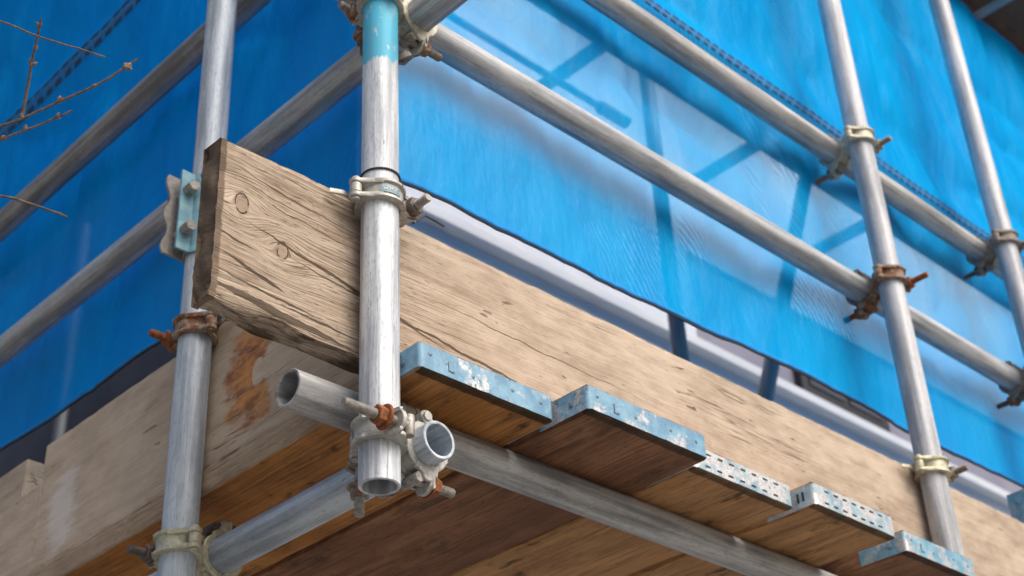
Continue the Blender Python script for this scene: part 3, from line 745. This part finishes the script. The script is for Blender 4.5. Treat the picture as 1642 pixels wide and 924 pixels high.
# loose wire by the coupler and the wire wound on the corner pole
w = MB(); w.pipe([(.052,-.004,1.088),(.064,.000,1.10),(.085,.010,1.122),(.108,.016,1.127),(.1275,.021,1.130)], .0016, 6)
tag(w.build('tie_wire', M['wire']), 'loose end of tie wire hanging under the lettered coupler', 'wire')
w = MB(); w.pipe([((TR+.0012)*cos(t), (TR+.0012)*sin(t), 1.1335+.0016*t/6.3) for t in [2*pi*1.1*k/60 for k in range(61)]], .0014, 8)
tag(w.build('wire_ring', M['wire']), 'dark wire wound round the corner pole just above the lettered coupler', 'wire')

# ---------------------------------------------------------------- tree
tree = tag(empty('tree', Matrix.Translation((-1.75,1.55,GZ))), 'bare tree whose budding twigs reach in front of the shaded net', 'tree')
T0 = Vector((-1.75,1.55,GZ))
trunk = MB(); tp = [Vector((.05*noise.noise(Vector((k*.5,1,0))),.05*noise.noise(Vector((k*.5,7,0))),k*.3)) for k in range(15)]
trunk.pipe(tp, [.085*(1-.045*k) for k in range(15)], 14)
J = Vector((-.80,.55,1.02))-T0
trunk.pipe([tp[7], Vector((.3,-.35,2.42)), Vector((.65,-.75,2.55)), J], [.04,.03,.02,.011], 12)
trunk.build('trunk', M['bark'], tree)
def twig(pts, r0, r1, buds):
    pts = [Vector(p)-T0 for p in pts]
    fine = []
    for a, c in zip(pts, pts[1:]):
        m = max(2, int((c-a).length/.008))
        for k in range(m): fine.append(a+(c-a)*(k/m))
    fine.append(pts[-1])
    for _ in range(6): fine = [fine[0]]+[(fine[i-1]+fine[i]*2+fine[i+1])/4 for i in range(1,len(fine)-1)]+[fine[-1]]
    n = len(fine)
    fine = [p+Vector((noise.noise(p*60),noise.noise(p*60+Vector((9,0,0))),noise.noise(p*60+Vector((0,9,0)))))*.0012 for p in fine]
    rad = [(r0+(r1-r0)*k/(n-1))*(1+.22*noise.noise(fine[k]*150)) for k in range(n)]
    b = MB(); b.pipe(fine, rad, 9); o = b.build('twig', M['bark'], tree)
    for t, sz, m in buds:
        k = min(n-1, int(t*(n-1))); p = fine[k]
        b = MB()
        for j in range(m):
            d = Vector((random.uniform(-1,1),random.uniform(-1,1),random.uniform(-.6,1))).normalized()
            if j == 0 and t > .97: d = (fine[-1]-fine[-3]).normalized()
            tg = (fine[min(k+2,n-1)]-fine[max(k-2,0)]).normalized(); d = (d*.8+tg*.9).normalized()
            s_ = sz*random.uniform(.75,1.3); q = p+d*sz*.8
            b.lathe([(0,-s_),(s_*.45,-s_*.8),(s_*.68,-s_*.2),(s_*.58,s_*.45),(s_*.25,s_*1.15),(0,s_*1.6)], axis_frame(q,q+d), 9)
        b.build('bud', M['bud'], o)
    return o
twig([(-.80,.55,1.02),(-.62,.32,1.04),(-.4499,.12,1.0584),(-.4338,.1037,1.0702),(-.403,.066,1.091),(-.375,.029,1.110),(-.3534,.0052,1.1384)], .0030,.0013, [(.60,.0022,1),(.76,.0024,2),(.865,.0036,4),(.93,.0026,2),(.985,.0040,4)])
twig([(-.4338,.1037,1.0702),(-.440,.090,1.100),(-.447,.068,1.128),(-.4597,.0362,1.1577)], .0021,.0011, [(.05,.0028,2),(.60,.0038,6),(.72,.0030,3),(.97,.0026,2)])
twig([(-.80,.55,1.02),(-.66,.30,1.12),(-.535,.10,1.158),(-.4962,.0576,1.1500),(-.470,.050,1.142),(-.440,.042,1.139),(-.412,.032,1.138),(-.3835,.0218,1.1345)], .0027,.0010, [(.80,.0026,2),(.85,.0022,2)])
twig([(-.80,.55,1.02),(-.62,.31,1.02),(-.4447,.1268,1.0475),(-.426,.108,1.060),(-.408,.092,1.072),(-.3905,.0735,1.0855)], .0027,.0012, [(.89,.0036,4),(.935,.0030,3),(.985,.0032,3)])
twig([(-.80,.55,1.02),(-.60,.33,.99),(-.4224,.1555,.9990),(-.388,.144,.9955),(-.351,.1325,.9880)], .0032,.0014, [])

# ---------------------------------------------------------------- house behind
hs = tag(empty('house', Matrix.Translation((1.36,1.6,GZ))), 'white rendered house with a projecting sill course and dark side wall behind the nets', 'house')
def hb(name, lo, hi, mat, parent=hs, bev=.004):
    b = MB(); o = Vector((1.36,1.6,GZ)); b.box(Vector(lo)-o, Vector(hi)-o, None, bev); return b.build(name, M[mat], parent)
hb('front_wall', (1.36,1.60,GZ), (9.5,1.78,2.598), 'render')
hb('sill_course', (1.34,1.55,2.600), (9.5,1.80,2.637), 'trim')
hb('middle_wall', (1.36,1.60,2.639), (2.80,1.78,3.06), 'render')
hb('grey_band', (2.802,1.62,2.639), (9.5,1.80,3.06), 'greyband')
hb('upper_wall', (1.36,1.60,3.065), (9.5,1.78,7.2), 'render')
hb('side_wall', (1.375,1.79,GZ), (1.55,9.0,7.2), 'slate')
wf = hb('window', (3.42,1.585,2.66), (4.02,1.617,3.02), 'black')
hb('pane', (3.47,1.580,2.71), (3.70,1.584,2.97), 'glass', wf, .001); hb('pane', (3.74,1.580,2.71), (3.97,1.584,2.97), 'glass', wf, .001)

# ---------------------------------------------------------------- ground
def ground_mat():
    n = N('paving'); o = n.obj()
    br = n.new('ShaderNodeTexBrick'); n.set(br.inputs['Vector'], o); br.inputs['Scale'].default_value = 1.6
    br.inputs['Color1'].default_value = (.29,.275,.255,1); br.inputs['Color2'].default_value = (.25,.24,.22,1); br.inputs['Mortar'].default_value = (.12,.115,.10,1)
    br.inputs['Mortar Size'].default_value = .012
    v = n.noise(o, 3., 6, .65)
    c = n.mix(n.step(v,.3,.7,0.,.6), br.outputs['Color'], (.17,.162,.148))
    return n.pbr(c, .85, 0., n.bump(n.noise(o,60,4,.6), .4, .004))
g = MB(); K = 14; E_ = 400.
gs = [-E_,-120,-40,-14,-6,-3,0,3,6,14,40,120,E_]
g.grid([[(x,y,GZ) for y in gs] for x in gs])
tag(g.build('ground', ground_mat(), None, None, 0), 'pale paved ground below the scaffold', 'ground', kind='structure')

# ---------------------------------------------------------------- light, camera, render settings
SUN = Vector((.10,-.80,.84)).normalized()
el = math.asin(SUN.z); az = math.atan2(SUN.x, SUN.y)
wd = bpy.data.worlds.new('World'); S.world = wd; wd.use_nodes = True
nt = wd.node_tree; nt.nodes.clear()
sky = nt.nodes.new('ShaderNodeTexSky'); sky.sky_type = 'NISHITA'; sky.sun_disc = False
sky.sun_elevation = el; sky.sun_rotation = az; sky.dust_density = 8.; sky.air_density = 1.0; sky.ozone_density = 1.0
bg = nt.nodes.new('ShaderNodeBackground'); bg.inputs[1].default_value = .125
ow = nt.nodes.new('ShaderNodeOutputWorld'); nt.links.new(sky.outputs[0], bg.inputs[0]); nt.links.new(bg.outputs[0], ow.inputs[0])
sd = bpy.data.lights.new('sun', 'SUN'); sd.energy = 1.45; sd.angle = radians(58); sd.color = (1.,.955,.90)
so = bpy.data.objects.new('sun', sd); COL.objects.link(so); so.rotation_euler = SUN.to_track_quat('Z','Y').to_euler(); so.location = (2,-6,8)

cd = bpy.data.cameras.new('camera'); co = bpy.data.objects.new('camera', cd); COL.objects.link(co)
F = 2354.36; cd.sensor_width = 36.; cd.lens = 36.*F/1642.; cd.clip_start = .05; cd.clip_end = 2000.
CAMR = [[0.7215003, -0.6908807, -0.0460561], [0.3429057, 0.4143046, -0.8430702], [0.6015422, 0.5924825, 0.5358278]]
right = Vector(CAMR[0]); down = Vector(CAMR[1]); fwd = Vector(CAMR[2])
co.matrix_world = frame((-.96354,-1.17558,0.), right, -down, -fwd)
cd.dof.use_dof = True; cd.dof.focus_distance = 1.70; cd.dof.aperture_fstop = 7.0; cd.dof.aperture_blades = 9
S.camera = co
S.view_settings.view_transform = 'Standard'; S.view_settings.look = 'None'
S.view_settings.exposure = 0.27; S.view_settings.gamma = 1.; S.view_settings.use_curve_mapping = False
S.cycles.max_bounces = 5; S.cycles.diffuse_bounces = 3; S.cycles.glossy_bounces = 2; S.cycles.transparent_max_bounces = 8; S.cycles.use_adaptive_sampling = True; S.cycles.adaptive_threshold = .015; S.cycles.use_denoising = True
S.render.resolution_x = 1024; S.render.resolution_y = 576
